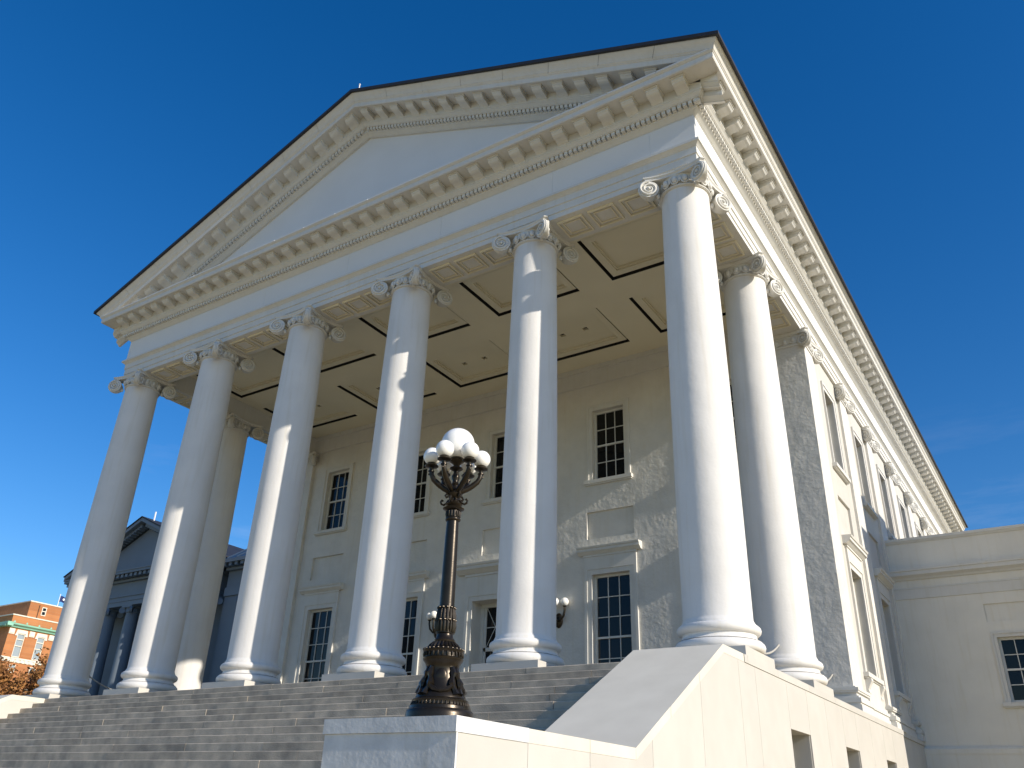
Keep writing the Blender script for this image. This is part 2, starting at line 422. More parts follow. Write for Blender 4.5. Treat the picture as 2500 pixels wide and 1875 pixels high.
def capital_bm(square=False, half=.53):
    b = MB()
    if not square:
        b.lathe([(.52, NECK-.03), (.565, NECK-.02)]+torus(.585, NECK+.01, .045, 5)+[(.55, NECK+.04), (.545, NECK+.06), (.55, NECK+.09), (.56, NECK+.14), (.57, NECK+.21), (.58, NECK+.26), (.60, NECK+.30)], n=40)
        for k in range(16):
            a = 2*pi*(k+.0)/16
            if min(abs((a-pi/4-q*pi/2+pi) % (2*pi)-pi) for q in range(4)) < radians(20): continue
            egg_and_dart(b, (.60*cos(a), .60*sin(a)), a, NECK+.155)
        d0 = .640*sqrt(2)
    else:
        for hh, z0, z1 in ((half+.03, NECK-.03, NECK+.03), (half+.005, NECK+.03, NECK+.07), (half+.05, NECK+.07, NECK+.30)):
            b.box(-hh, hh, -hh, hh, z0, z1)
        for q in range(4):
            az = q*pi/2
            for u in (-.26, 0, .26):
                cx, cy = (half+.05)*cos(az)-u*sin(az), (half+.05)*sin(az)+u*cos(az)
                egg_and_dart(b, (cx, cy), az, NECK+.155)
        d0 = .625*sqrt(2)
    for q in range(4): volute(b, pi/4+q*pi/2, d0, NECK+.075)
    # leaf drops between volute and neck
    for q in range(4):
        a = pi/4+q*pi/2
        b.ball((.66*cos(a), .66*sin(a), NECK-.03), .05, 8, 6, (1, 1, 1.5))
    abacus(b, SOFF-.105, SOFF-.002, .755, .13)
    return b
cap_me = capital_bm().mesh('capital', M['trim'], True, 40)
capsq_me = capital_bm(True).mesh('capital', M['trim'], True, 40)
shaft_me = MB().lathe(shaft_prof(), n=56).mesh('column', M['column'], True, 40)
basec_me = MB().lathe(base_prof(), n=48).mesh('column_base', M['column'], True, 50)
plinth_me = MB().box(-.76, .76, -.76, .76, FL, -.112).mesh('plinth', M['marble'])
plinth_me2 = MB().box(-.70, .70, -.76, .76, FL, -.112).mesh('plinth', M['marble'])
def column(x, y, edge=False):
    c = place(shaft_me, 'column', B, Vector((x, y, 0))-BO)
    place(basec_me, 'column_base', c); place(cap_me, 'capital', c)
    place(plinth_me2 if edge else plinth_me, 'plinth', c)
    return c
for i in range(6): column(-4.0*i, 0, i in (0, 5))
column(0, 4.02, True); column(-20, 4.02, True)

# ---- antae and side pilasters
def anta(x, y, hx=.53, hy=.53):
    b = MB().box(-hx, hx, -hy, hy, .34, NECK-.03)
    o = place(b.mesh('anta', M['stucco']), 'anta', B, Vector((x, y, 0))-BO)
    bs = MB()
    for e, z0, z1 in ((.17, FL, -.10), (.14, -.10, -.05), (.17, -.05, .06), (.11, .06, .11), (.06, .11, .19), (.11, .19, .23), (.13, .23, .30), (.05, .30, .34)):
        bs.box(-hx-e, hx+e, -hy-e, hy+e, z0+.001, z1)
    bs.build('anta_base', M['trim'], o)
    place(capsq_me, 'capital', o)
    return o
anta(-.03, 8.25); anta(-19.97, 8.25)
for k in range(1, 8):
    anta(-.03, 8.45+3.9*k-.02)

# ---- walls
UP, LO = (6.87, 9.33), (.14, 3.85)
bays = [-18, -14, -10, -6, -2]
holes = [(c-.57, c+.57, *UP) for c in bays]+[(c-.63, c+.63, *LO) for c in bays if c != -10]+[(-11.05, -8.95, FL, 3.46)]
holes_p = [(c-.80, c+.80, 4.97, 5.85) for c in bays]
pw = wall_holes(-19.6, -.4, FL, 11.2, holes+holes_p, .09)
for c in bays: pw.add([(c-.80, .09, 4.97), (c+.80, .09, 4.97), (c+.80, .09, 5.85), (c-.80, .09, 5.85)], [(0, 1, 2, 3)])
for a, c, d, e in holes:    # deeper reveals for real openings
    dp = .62 if a == -11.05 else .26
    pw.add([(a, .09, d), (a, dp, d), (a, dp, e), (a, .09, e)], [(0, 1, 2, 3)])
    pw.add([(c, .09, d), (c, .09, e), (c, dp, e), (c, dp, d)], [(0, 1, 2, 3)])
    pw.add([(a, .09, e), (a, dp, e), (c, dp, e), (c, .09, e)], [(0, 1, 2, 3)])
pw.xform(Matrix.Translation((0, YW, 0)))
bb(pw, 'porch_wall', M['stucco'])
bb(MB().box(-19.5, -.5, YW-.10, YW+.0, 10.30, 10.999), 'wall_frieze_band', M['trim'])
bb(MB().box(-19.5, -.5, YW-.16, YW-.10, 10.84, 10.998), 'wall_moulding', M['trim'])

sb = [10.40+3.9*k for k in range(7)]
SLO = (.92, 3.72)
sholes = [(c-.57, c+.57, 6.80, 9.33) for c in sb]+[(c-.62, c+.62, *SLO) for c in sb]
sp = [(c-.72, c+.72, 4.97, 5.85) for c in sb]
sw = wall_holes(8.2, LB, FL, 10.5, sholes+sp, .07)
for c in sb: sw.add([(c-.72, .07, 4.97), (c+.72, .07, 4.97), (c+.72, .07, 5.85), (c-.72, .07, 5.85)], [(0, 1, 2, 3)])
for a, c, d, e in sholes:
    dp = .30
    sw.add([(a, .07, d), (a, dp, d), (a, dp, e), (a, .07, e)], [(0, 1, 2, 3)])
    sw.add([(c, .07, d), (c, .07, e), (c, dp, e), (c, dp, d)], [(0, 1, 2, 3)])
    sw.add([(a, .07, e), (a, dp, e), (c, dp, e), (c, .07, e)], [(0, 1, 2, 3)])
bb(side(sw, XW), 'side_wall', M['white'])
bb(MB().box(-20.42, -20.2, 8.2, LB, FL, 10.5), 'side_wall', M['white'])
bb(MB().box(-20.2, .2, LB-.3, LB, FL, 10.5), 'rear_wall', M['white'])
# base mould of the side wall
bm_ = MB()
for e, z0, z1 in ((.10, FL, -.08), (.07, -.08, .02), (.10, .02, .10), (.05, .10, .20)):
    bm_.box(XW-.05, XW+e, 8.8, LB, z0+.002, z1)
bb(bm_, 'wall_base', M['trim'])

# ---- windows (local frame: x along the wall, y inwards, z up; origin on the wall plane at bay centre)
pane_cache = {}
def pane_mesh(wd, ht, m):
    k = (round(wd, 3), round(ht, 3), m)
    if k not in pane_cache:
        pane_cache[k] = MB().box(-wd/2, wd/2, 0, .006, -ht/2, ht/2).mesh('pane', M[m])
    return pane_cache[k]
def window(parent, loc, rotz, hw, z0, z1, nc, nr, dep, sill=True, sur=.20, hood=False, brackets=False, pm='glass', meet=None, frame='frame', sillz=None):
    b = MB(); fd = dep-.05; ft = .075
    b.box(-hw, -hw+ft, fd-.02, dep, z0, z1); b.box(hw-ft, hw, fd-.02, dep, z0, z1)
    b.box(-hw+ft, hw-ft, fd-.02, dep, z1-.07, z1); b.box(-hw+ft, hw-ft, fd-.02, dep, z0, z0+.08)
    gx0, gx1, gz0, gz1 = -hw+ft, hw-ft, z0+.08, z1-.07
    pw_, ph = (gx1-gx0)/nc, (gz1-gz0)/nr
    for i in range(1, nc): b.box(gx0+pw_*i-.012, gx0+pw_*i+.012, fd, dep-.004, gz0, gz1)
    for j in range(1, nr):
        h_ = .028 if meet == j else .012; e_ = .03 if meet == j else .002
        b.box(gx0, gx1, fd-e_, dep-.005, gz0+ph*j-h_, gz0+ph*j+h_)
    w_ = b.build('window', M[frame], parent, loc=loc, rotz=rotz)
    for i in range(nc):
        for j in range(nr):
            q = place(pane_mesh(pw_-.004, ph-.004, pm), 'pane', w_, (gx0+pw_*(i+.5), dep-.02, gz0+ph*(j+.5)))
            q.rotation_euler = (random.uniform(-.014, .014), 0, random.uniform(-.02, .02))
    if sur:
        s_ = MB()
        for t0, t1, pr in ((0, sur*.62, .035), (sur*.62, sur, .06)):
            s_.box(-hw-t1, -hw-t0, -pr, .001, z0, z1+t1); s_.box(hw+t0, hw+t1, -pr, .001, z0, z1+t1)
            s_.box(-hw-t0, hw+t0, -pr, .001, z1+t0, z1+t1)
        s_.build('surround', M['trim'], w_)
    if sill:
        MB().box(-hw-sur-.07, hw+sur+.07, -.14, dep-.03, z0-.115, z0-.001).box(-hw-sur-.04, hw+sur+.04, -.09, 0, z0-.15, z0-.115).build('sill', M['trim'], w_)
    if hood:
        zt = z1+sur+.002; W2 = hw+sur
        h_ = MB().box(-W2, W2, -.055, .001, zt, zt+.30).box(-W2-.02, W2+.02, -.085, .001, zt+.30, zt+.36)
        h_.prism([(.001, zt+.36), (-.10, zt+.36), (-.20, zt+.44), (-.22, zt+.44), (-.22, zt+.52), (-.25, zt+.53), (-.27, zt+.58), (.001, zt+.60)], 'x', -W2-.18, W2+.18)
        h_.build('hood', M['trim'], w_)
    if brackets:
        k_ = MB()
        for sx in (-1, 1):
            c_ = sx*(hw+sur-.12)
            k_.prism([(.0, z0-.15), (-.16, z0-.15), (-.17, z0-.22), (-.12, z0-.30), (-.06, z0-.42), (-.08, z0-.50), (-.05, z0-.56), (.0, z0-.56)], 'x', c_-.11, c_+.11)
        k_.box(-hw-sur+.02, hw+sur-.02, -.055, 0, z0-.85, z0-.15)
        k_.build('sill_bracket', M['trim'], w_)
    return w_
def wl(x, y, z=0): return Vector((x, y, z))-BO
for c in bays:
    window(B, wl(c, YW), 0, .57, *UP, 3, 4, .22, meet=2)
    if c != -10: window(B, wl(c, YW), 0, .63, *LO, 3, 6, .22, sill=False, sur=.24, hood=True, meet=3)
for c in sb:
    window(B, wl(XW, c), pi/2, .57, 6.80, 9.33, 3, 4, .26, meet=2)
    window(B, wl(XW, c), pi/2, .62, *SLO, 3, 5, .26, sur=.24, hood=True, brackets=True, meet=3)

# ---- main door
dr = MB(); D0 = .60
dr.box(-1.05, -.93, D0-.10, D0, FL, 3.46); dr.box(.93, 1.05, D0-.10, D0, FL, 3.46); dr.box(-.93, .93, D0-.10, D0, 3.34, 3.46)
dr.box(-.05, .05, D0-.08, D0, FL, 3.34)
for sx in (-1, 1):
    a, c = (-.93, -.05) if sx < 0 else (.05, .93)
    dr.box(a, c, D0-.07, D0-.01, FL, .35); dr.box(a, c, D0-.06, D0-.01, 1.95, 2.07)
    dr.box(a, a+.09, D0-.06, D0-.01, .35, 3.34); dr.box(c-.09, c, D0-.06, D0-.01, .35, 3.34)
    # crossed glazing bars in the upper light
    for u, v in ((0, 1), (1, 0)):
        xa, xb = a+.09, c-.09
        dr.tube([(xa+(xb-xa)*u, D0-.035, 2.07), (xa+(xb-xa)*v, D0-.035, 3.34)], .012, 5)
    dr.box(a+.09, c-.09, D0-.05, D0-.02, 2.69, 2.715)
door = dr.build('door', M['frame'], B, loc=wl(-10, YW))
for sx in (-1, 1):
    MB().box(sx*.49-.36, sx*.49+.36, D0-.028, D0-.02, .36, 3.33).build('pane', M['glass'], door)
    hd = MB().tube([(sx*.12, D0-.10, .95), (sx*.12, D0-.14, .98), (sx*.12, D0-.14, 1.22), (sx*.12, D0-.10, 1.25)], .014, 6)
    hd.build('handle', M['bronze'], door)
s_ = MB()
for t0, t1, pr in ((0, .15, .045), (.15, .26, .075)):
    s_.box(-1.05-t1, -1.05-t0, -pr, .001, FL+.001, 3.46+t1); s_.box(1.05+t0, 1.05+t1, -pr, .001, FL+.001, 3.46+t1); s_.box(-1.05-t0, 1.05+t0, -pr, .001, 3.46+t0, 3.46+t1)
zt = 3.722
s_.box(-1.31, 1.31, -.05, .001, zt, zt+.55).box(-1.36, 1.36, -.09, .001, zt+.55, zt+.63)
s_.prism([(.001, zt+.63), (-.12, zt+.63), (-.28, zt+.74), (-.31, zt+.74), (-.31, zt+.84), (-.35, zt+.86), (-.37, zt+.92), (.001, zt+.95)], 'x', -1.66, 1.66)
s_.build('surround', M['trim'], door)

# ---- entablature: profiles (offset from column axis rectangle, z), swept round the block
def ring_sweep(prof):
    b = MB(); n = len(prof)
    for o, z in prof: b.v += [(o, -o, z), (-20-o, -o, z), (-20-o, LB+o, z), (o, LB+o, z)]
    for i in range(n-1):
        for k in range(4):
            k2 = (k+1) % 4; b.f.append((i*4+k, (i+1)*4+k, (i+1)*4+k2, i*4+k2))
    return b
arch_p = [(-.50, 11.0), (-.50, SOFF), (.50, SOFF), (.50, 10.445), (.525, 10.45), (.525, 10.655), (.55, 10.66), (.55, 10.85), (.565, 10.855), (.575, 10.87), (.60, 10.89), (.635, 10.915), (.655, 10.92), (.655, 10.985), (.54, 10.992)]
architrave = bb(ring_sweep(arch_p), 'architrave', M['trim'])
bb(ring_sweep([(.50, 10.98), (.555, 10.985), (.555, 11.765), (.50, 11.77)]), 'frieze', M['tymp'])
corn_p = [(.50, 11.764), (.57, 11.765), (.57, 11.785), (.585, 11.79), (.60, 11.805), (.64, 11.835), (.675, 11.855), (.69, 11.862), (.69, 11.885), (.70, 11.888), (.70, 12.005),
          (.815, 12.007), (.815, 12.03), (.83, 12.035), (.85, 12.06), (.875, 12.085), (.885, 12.09), (.885, 12.12), (.90, 12.125), (.90, 12.385), (1.33, 12.385), (1.335, 12.372), (1.372, 12.372), (1.375, 12.385), (1.385, 12.40),
          (1.385, 12.525), (1.40, 12.53), (1.41, 12.545), (1.432, 12.56), (1.435, 12.59), (1.2, 12.605), (.45, 12.66)]
cornice = bb(ring_sweep(corn_p), 'cornice', M['trim'])
# side gutters: cyma along both long sides
cy_p = [(1.43, 12.588), (1.44, 12.60), (1.452, 12.63), (1.485, 12.67), (1.53, 12.70), (1.545, 12.72), (1.55, 12.745), (1.3, 12.75)]
for sgn in (1, -1):
    cb = MB(); st = 0
    for o, z in cy_p:
        X = o if sgn > 0 else -20-o
        cb.v += [(X, -o, z), (X, LB+o, z)]
    for i in range(len(cy_p)-1):
        a = st+2*i; cb.f.append((a, a+1, a+3, a+2) if sgn > 0 else (a, a+2, a+3, a+1))
    bb(cb, 'eaves_moulding', M['trim'])

# raking cornice
MS = .394
def rz(x, o, zp):            # height of a raking member above position x (mirrored about x=-10)
    d = abs(x+10); ref = max(o, 1.37)
    return zp+MS*(ref+10-d)
rk_p = [(o if o != 1.385 else 1.379, z) for o, z in corn_p if o < 1.41 and z < 12.55]+[(1.40, 12.56), (1.20, 12.57)]
rk = MB()
for sgn in (1, -1):
    st = len(rk.v)
    for o, z in rk_p:
        xe = -10+sgn*(10+1.30)
        rk.v += [(xe, -o, rz(xe, o, z)), (-10, -o, rz(-10, o, z))]
    for i in range(len(rk_p)-1):
        a = st+2*i; rk.f.append((a, a+2, a+3, a+1) if sgn > 0 else (a, a+1, a+3, a+2))
raking = bb(rk, 'raking_cornice', M['trim'])
cyr = [(1.30, 12.545), (1.392, 12.545), (1.43, 12.565)]+cy_p
rb = random.Random(5)
for sgn in (1, -1):      # the crowning gutter of each slope is made of separate lengths
    NB = 8
    for k in range(NB):
        q = MB(); st = 0; j0 = .004 if k else 0; j1 = .004 if k < NB-1 else 0; lift = rb.uniform(0, .004)
        for o, z in cyr:
            tip = 10+max(o, 1.37); da = tip*(1-k/NB)-j0; db = tip*(1-(k+1)/NB)+j1
            for d in (da, db):
                x = -10+sgn*d; q.v.append((x, -o-lift, rz(x, o, z)))
        n = len(cyr)
        for i in range(n-1):
            a = 2*i; q.f.append((a, a+2, a+3, a+1) if sgn > 0 else (a, a+1, a+3, a+2))
        bb(q, 'gutter_length', M['trim'], raking)
# tympanum
ty = MB(); za = rz(-10, .5, 11.80); zl = 12.60; xl = -10+(za-zl)/MS
ty.prism([(-20-xl+0, zl), (xl, zl), (-10, za)], 'y', -.50, -.30)
bb(ty, 'tympanum', M['tymp'])

# metal flashing lengths along the ledge of the horizontal cornice, and the boards of the front frieze
rb = random.Random(9)
for k in range(18):
    xa = -21.3+k*1.256; q = MB().box(xa+.01, xa+1.24, -1.442, -1.418, 12.585, 12.612+rb.uniform(0, .008))
    bb(q, 'flashing', M['flagwhite'], cornice)
frz = [-20.56, -17.2, -13.6, -10.1, -6.7, -3.2, -.55, .555]
for a, c in zip(frz[:-1], frz[1:]):
    bb(MB().box(a+.003, c-.003, -.561, -.54, 10.994, 11.762), 'frieze_board', M['tymp'])
# modillions and dentils
def modillion_bm():
    b = MB()
    b.prism([(-.90, 12.384), (-1.255, 12.384), (-1.255, 12.295), (-1.235, 12.285), (-1.20, 12.245), (-1.14, 12.222), (-1.05, 12.218), (-.97, 12.20), (-.90, 12.165)], 'x', -.145, .145)
    b.box(-.17, .17, -1.285, -.89, 12.345, 12.3835)
    return b
def dentil_bm(): return MB().box(-.043, .043, -.795, -.69, 11.905, 12.006)
mod_me = MB(); mod_me = local(modillion_bm(), (0, 0, 12.3)).mesh('modillion', M['trim'])
den_me = local(dentil_bm(), (0, 0, 11.95)).mesh('dentil', M['trim'])
def shear_copy(bm, s):
    bm.v = [(x, y, z+s*x) for x, y, z in bm.v]; return bm
modL = shear_copy(local(modillion_bm(), (0, 0, 12.3)), MS).mesh('modillion', M['trim']); modR = shear_copy(local(modillion_bm(), (0, 0, 12.3)), -MS).mesh('modillion', M['trim'])
denL = shear_copy(local(dentil_bm(), (0, 0, 11.95)), MS).mesh('dentil', M['trim']); denR = shear_copy(local(dentil_bm(), (0, 0, 11.95)), -MS).mesh('dentil', M['trim'])
PM = .635
for k in range(-17, 17):
    x = -10+PM*(k+.5)
    place(mod_me, 'modillion', cornice, wl(x, 0, 12.3))
    zc = rz(x, .9, 12.3)
    if zc-.15 > 12.55: place(modR if x > -10 else modL, 'modillion', raking, wl(x, 0, zc))
yk = -.477
while yk < LB+.5:
    place(mod_me, 'modillion', cornice, wl(0, yk, 12.3), pi/2)
    yk += PM
dens = []
PD = .1305
n_ = int(10.72/PD)
for k in range(-n_, n_+1):
    x = -10+PD*k
    dens.append((Vector((x, -.75, 11.95)), den_me, (x, 0, 11.95), 0, cornice))
    zc = rz(x, .8, 11.95)
    if k and zc > 12.62: dens.append((Vector((x, -.75, zc)), denR if x > -10 else denL, (x, 0, zc), 0, raking))
y = -.70
while y < LB+.6:
    dens.append((Vector((.75, y, 11.95)), den_me, (0, y, 11.95), pi/2, cornice)); y += PD
dens.sort(key=lambda d: (d[0]-CAM).length)
for d in dens[:300]:
    place(d[1], 'dentil', d[4], wl(*d[2]), d[3])
for par in (cornice, raking):
    rest = MB()
    for d in dens[300:]:
        if d[4] is not par: continue
        st = len(rest.v)
        rest.add([v.co for v in d[1].vertices], [tuple(p.vertices) for p in d[1].polygons])
        rest.xform(Matrix.Translation(d[2]) @ Matrix.Rotation(d[3], 4, 'Z'), st)
    if rest.v: tag(bb(rest, 'dentil_row', M['trim'], par), kind='stuff')
# pine cone at the corners of the dentil course
for cx in (.75, -20.75):
    q = MB().ball((cx, -.75, 11.945), .06, 10, 8, (1, 1, 1.1)); bb(q, 'corner_pendant', M['trim'], cornice, True)

# ---- roof
zr = lambda x, o=1.59: 12.745+MS*(10+1.55-abs(x+10))
rf = MB(); th = .085
xs = [1.625, -10, -21.625]
vtx = []
for yv in (-1.625, LB+1.625):
    for x in xs: vtx.append((x, yv, zr(x)+.0))
    for x in xs: vtx.append((x, yv, zr(x)+th+.015))
rf.add(vtx, [(0, 1, 7, 6), (1, 2, 8, 7), (3, 9, 10, 4), (4, 10, 11, 5), (0, 3, 4, 1), (1, 4, 5, 2), (6, 7, 10, 9), (7, 8, 11, 10), (0, 6, 9, 3), (2, 5, 11, 8)])
roof = bb(rf, 'roof', M['roof'])
sm = MB()
for k in range(0, 40):
    yv = -1.2+k*1.0
    for sg in (1, -1):
        a, c = (1.5 if sg > 0 else -21.5), -10
        p = [(a, zr(a)+th), (c, zr(c)+th), (c, zr(c)+th+.06), (a, zr(a)+th+.06)]
        sm.prism(p, 'y', yv, yv+.03)
bb(sm, 'standing_seam', M['roof'], roof)
rod = MB().tube([(-10.05, -1.25, 17.35), (-10.05, -1.25, 17.95)], .018, 6).ball((-10.05, -1.25, 17.97), .03, 8, 6); bb(rod, 'lightning_rod', M['flagwhite'], roof)
for yv in (8, 18, 28, 37): bb(MB().tube([(-10, yv, 17.35), (-10, yv, 17.95)], .018, 6), 'lightning_rod', M['flagwhite'], roof)

# ---- porch ceiling with coffers
CZ = 11.0
pit, cw = 3.92, 2.86
cx_ = [-10+pit*(k-2) for k in range(5)]
rows = [(1.40, 3.51), (4.57, 6.88)]
ch = [(c-cw/2, c+cw/2, a, b_) for c in cx_ for a, b_ in rows]
cl = wall_holes(-19.6, -.4, .4, YW+.05, ch, .006)          # (u,0,v) -> ceiling plane
cl.v = [(x, z, CZ+y) for x, y, z in cl.v]
ceiling = bb(cl, 'ceiling', M['ceil'])
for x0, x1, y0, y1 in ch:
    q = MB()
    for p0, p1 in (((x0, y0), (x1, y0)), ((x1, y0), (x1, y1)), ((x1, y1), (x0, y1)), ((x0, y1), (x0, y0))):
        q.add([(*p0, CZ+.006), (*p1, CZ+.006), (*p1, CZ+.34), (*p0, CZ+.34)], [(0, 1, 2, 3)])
    bb(q, 'painted_gap_shade', M['void'], ceiling)  # near-black recess sides: the gap's shade is put into the colour
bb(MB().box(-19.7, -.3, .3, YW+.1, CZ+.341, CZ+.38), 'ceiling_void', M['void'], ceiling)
for ri, (a, b_) in enumerate(rows):
    for c in cx_:
        p = MB(); gp = .075
        x0, x1, y0, y1 = c-cw/2+gp, c+cw/2-gp, a+gp, b_-gp
        z = CZ+.06
        def fr_(x0, x1, y0, y1, wd, z0, z1):
            p.box(x0, x1, y0, y0+wd, z0, z1); p.box(x0, x1, y1-wd, y1, z0, z1); p.box(x0, x0+wd, y0+wd, y1-wd, z0, z1); p.box(x1-wd, x1, y0+wd, y1-wd, z0, z1)
        fr_(x0, x1, y0, y1, .21, z, z+.20); fr_(x0+.21, x1-.21, y0+.21, y1-.21, .045, z+.055, z+.20)
        if ri == 0:
            p.box(x0+.255, x1-.255, y0+.255, y1-.255, z+.11, z+.20)
            bb(p, 'coffer_panel', M['ceil'], ceiling)
        else:
            ym = (y0+y1)/2; hq = .085; l1, l2 = c-.42, c+.42
            pz0, pz1 = z+.11, z+.20; X0, X1, Y0, Y1 = x0+.255, x1-.255, y0+.255, y1-.255
            p.box(X0, X1, Y0, ym-hq, pz0, pz1); p.box(X0, X1, ym+hq, Y1, pz0, pz1)
            p.box(X0, l1-hq, ym-hq, ym+hq, pz0, pz1); p.box(l1+hq, l2-hq, ym-hq, ym+hq, pz0, pz1); p.box(l2+hq, X1, ym-hq, ym+hq, pz0, pz1)
            cp = bb(p, 'coffer_panel', M['ceil'], ceiling)
            for l in (l1, l2):
                bb(MB().box(l-hq, l+hq, ym-hq, ym+hq, pz1-.012, pz1-.004), 'downlight', M['void'], cp)
# sunk panels under the architrave
def soffit_panel(cx, cy, hx, hy):
    p = MB()
    for (hx1, hy1, hx2, hy2, z0) in ((hx, hy, hx-.04, hy-.04, SOFF-.05), (hx-.11, hy-.11, hx-.14, hy-.14, SOFF-.032)):
        p.box(cx-hx1, cx+hx1, cy-hy1, cy-hy2, z0, SOFF-.0005); p.box(cx-hx1, cx+hx1, cy+hy2, cy+hy1, z0, SOFF-.0005)
        p.box(cx-hx1, cx-hx2, cy-hy2, cy+hy2, z0, SOFF-.0005); p.box(cx+hx2, cx+hx1, cy-hy2, cy+hy2, z0, SOFF-.0005)
    bb(p, 'soffit_panel', M['ceil'], architrave)
for i in range(5):
    for dx in (-.84, 0, .84): soffit_panel(-2-4*i+dx, -.01, .345, .335)
for xx in (0, -20):
    for yy in (2.01, 6.0):
        for dy in (-.84, 0, .84): soffit_panel(xx, yy+dy, .335, .345)
    soffit_panel(xx, 0, .02, .02) if False else None

# ================================================================== lamp post
LX, LY, LZ = -.06, -7.74, -1.953
lamp = empty('lamp_post', (LX, LY, LZ), 'ornate dark bronze lamp post with a cluster of white globes', 'lamp post')
def lm(bm, name, m, parent=None, smooth=True, angle=40):
    local(bm, (LX, LY, LZ)); return bm.build(name, m, lamp if parent is None else parent, smooth, angle)
def lath(prof, n=40): return MB().lathe(prof, LX, LY, n)
basep = [(.33, LZ), (.335, -1.93), (.33, -1.90), (.327, -1.86), (.322, -1.835), (.31, -1.82), (.30, -1.815), (.295, -1.79), (.272, -1.775), (.270, -1.75), (.275, -1.735), (.262, -1.722), (.245, -1.715), (.238, -1.69), (.22, -1.665), (.205, -1.64), (.190, -1.60), (.176, -1.545), (.165, -1.48), (.160, -1.44), (.168, -1.40), (.19, -1.37)]
base = lm(lath(basep), 'pedestal', M['bronze'])
def ribs(b, n, r, z0, z1, rr, r1=None):
    for k in range(n):
        a = 2*pi*k/n; r1_ = r if r1 is None else r1
        b.tube([(LX+r*cos(a), LY+r*sin(a), z0), (LX+(r+r1_)/2*1.01*cos(a), LY+(r+r1_)/2*1.01*sin(a), (z0+z1)/2), (LX+r1_*cos(a), LY+r1_*sin(a), z1)], [rr*.7, rr, rr*.7], 5)
orn = MB()
ribs(orn, 44, .275, -1.80, -1.752, .012, .268)
lm(orn, 'leaf_band', M['bronze'], base)
sh = MB()        # shields with wreaths and swags round the pedestal
for k in range(4):
    a = -pi/2+.62+k*pi/2
    R0 = lambda z: .158+max(0, (-1.46-z))*.30
    st = len(sh.v)
    sh.ball((0, 0, -1.53), .062, 14, 10, (1, .42, 1.45))
    sh.xform(Matrix.Translation((LX+.150*cos(a), LY+.150*sin(a), 0)) @ Matrix.Rotation(a+pi/2, 4, 'Z'), st)
    pts = []
    for q in range(13):     # wreath under the shield
        t = pi+pi*q/12; da = .62*cos(t); z = -1.545+.11*sin(t); r = R0(z)+.012
        pts.append((LX+r*cos(a+da), LY+r*sin(a+da), z))
    sh.tube(pts, [.016+.008*abs(sin(q*1.3)) for q in range(13)], 6)
    for s_2 in (-1, 1):     # hanging swags
        pts = []
        for q in range(9):
            z = -1.43-.26*q/8; r = R0(z)+.008; da = s_2*(.60+.08*sin(q))
            pts.append((LX+r*cos(a+da), LY+r*sin(a+da), z))
        sh.tube(pts, [.020+.009*((q*7) % 3) for q in range(9)], 6)
lm(sh, 'shield_and_garland', M['bronze'], base)
collar = [(.19, -1.372), (.197, -1.36), (.200, -1.345), (.188, -1.335), (.186, -1.30), (.20, -1.285), (.205, -1.27), (.195, -1.255), (.175, -1.25), (.158, -1.245), (.14, -1.225), (.118, -1.20), (.105, -1.185), (.108, -1.17), (.098, -1.155), (.085, -1.14), (.082, -1.11), (.093, -1.10)]
cob = lm(lath(collar), 'collar', M['bronze'])
orn = MB(); ribs(orn, 26, .192, -1.33, -1.29, .010); ribs(orn, 24, .16, -1.245, -1.19, .014, .108)
for k in range(26):
    a = 2*pi*k/26; orn.ball((LX+.198*cos(a), LY+.198*sin(a), -1.262), .012, 6, 5)
lm(orn, 'beading', M['bronze'], cob)
cup = MB(); ribs(cup, 18, .088, -1.09, -.985, .018, .094); ribs(cup, 16, .090, -.985, -.86, .019, .076)
for k in range(12):
    a = 2*pi*k/12; cup.ball((LX+.095*cos(a), LY+.095*sin(a), -.975), .018, 6, 5); cup.ball((LX+.084*cos(a+.2), LY+.084*sin(a+.2), -.85), .016, 6, 5)
lm(cup, 'leaf_cup', M['bronze'])
lm(lath([(.088, -1.10), (.09, -1.0), (.084, -.92), (.078, -.87), (.0755, -.80), (.073, -.45), (.068, -.10), (.064, .06)], 32), 'post', M['bronze'])
cr = lath([(.064, .055), (.079, .066), (.083, .078), (.079, .09), (.068, .10), (.070, .17), (.085, .178), (.112, .19), (.116, .198), (.10, .208), (.075, .222), (.085, .235), (.092, .245), (.080, .26), (.06, .275), (.05, .31), (.075, .335), (.083, .36), (.07, .385), (.055, .40), (.045, .43), (.038, .46), (.046, .475), (.036, .49), (.030, .51), (.042, .54), (.044, .57), (.030, .60), (.026, .625), (.052, .64), (.072, .655), (.070, .665), (.030, .675), (.035, .70), (.06, .725), (.085, .745), (.087, .755), (.062, .80), (.02, .802)], 32)
crown = lm(cr, 'crown', M['bronze'])
orn = MB(); ribs(orn, 16, .071, .105, .165, .012, .073)
for k in range(4):      # little scrolls
    a = k*pi/2+.35
    pts = [(LX+r*cos(a), LY+r*sin(a), z) for r, z in ((.06, .30), (.085, .262), (.115, .245), (.14, .258), (.150, .285), (.138, .302), (.126, .290))]
    orn.tube(pts, [.014, .013, .012, .012, .011, .012, .014], 6)
    pts = [(LX+r*cos(a+.8), LY+r*sin(a+.8), z) for r, z in ((.06, .36), (.095, .35), (.11, .325), (.095, .305), (.082, .318))]
    orn.tube(pts, .012, 6)
lm(orn, 'scrollwork', M['bronze'], crown)
lm(MB().ball((LX, LY, .945), .185, 40, 28), 'top_globe', M['globe'], crown)
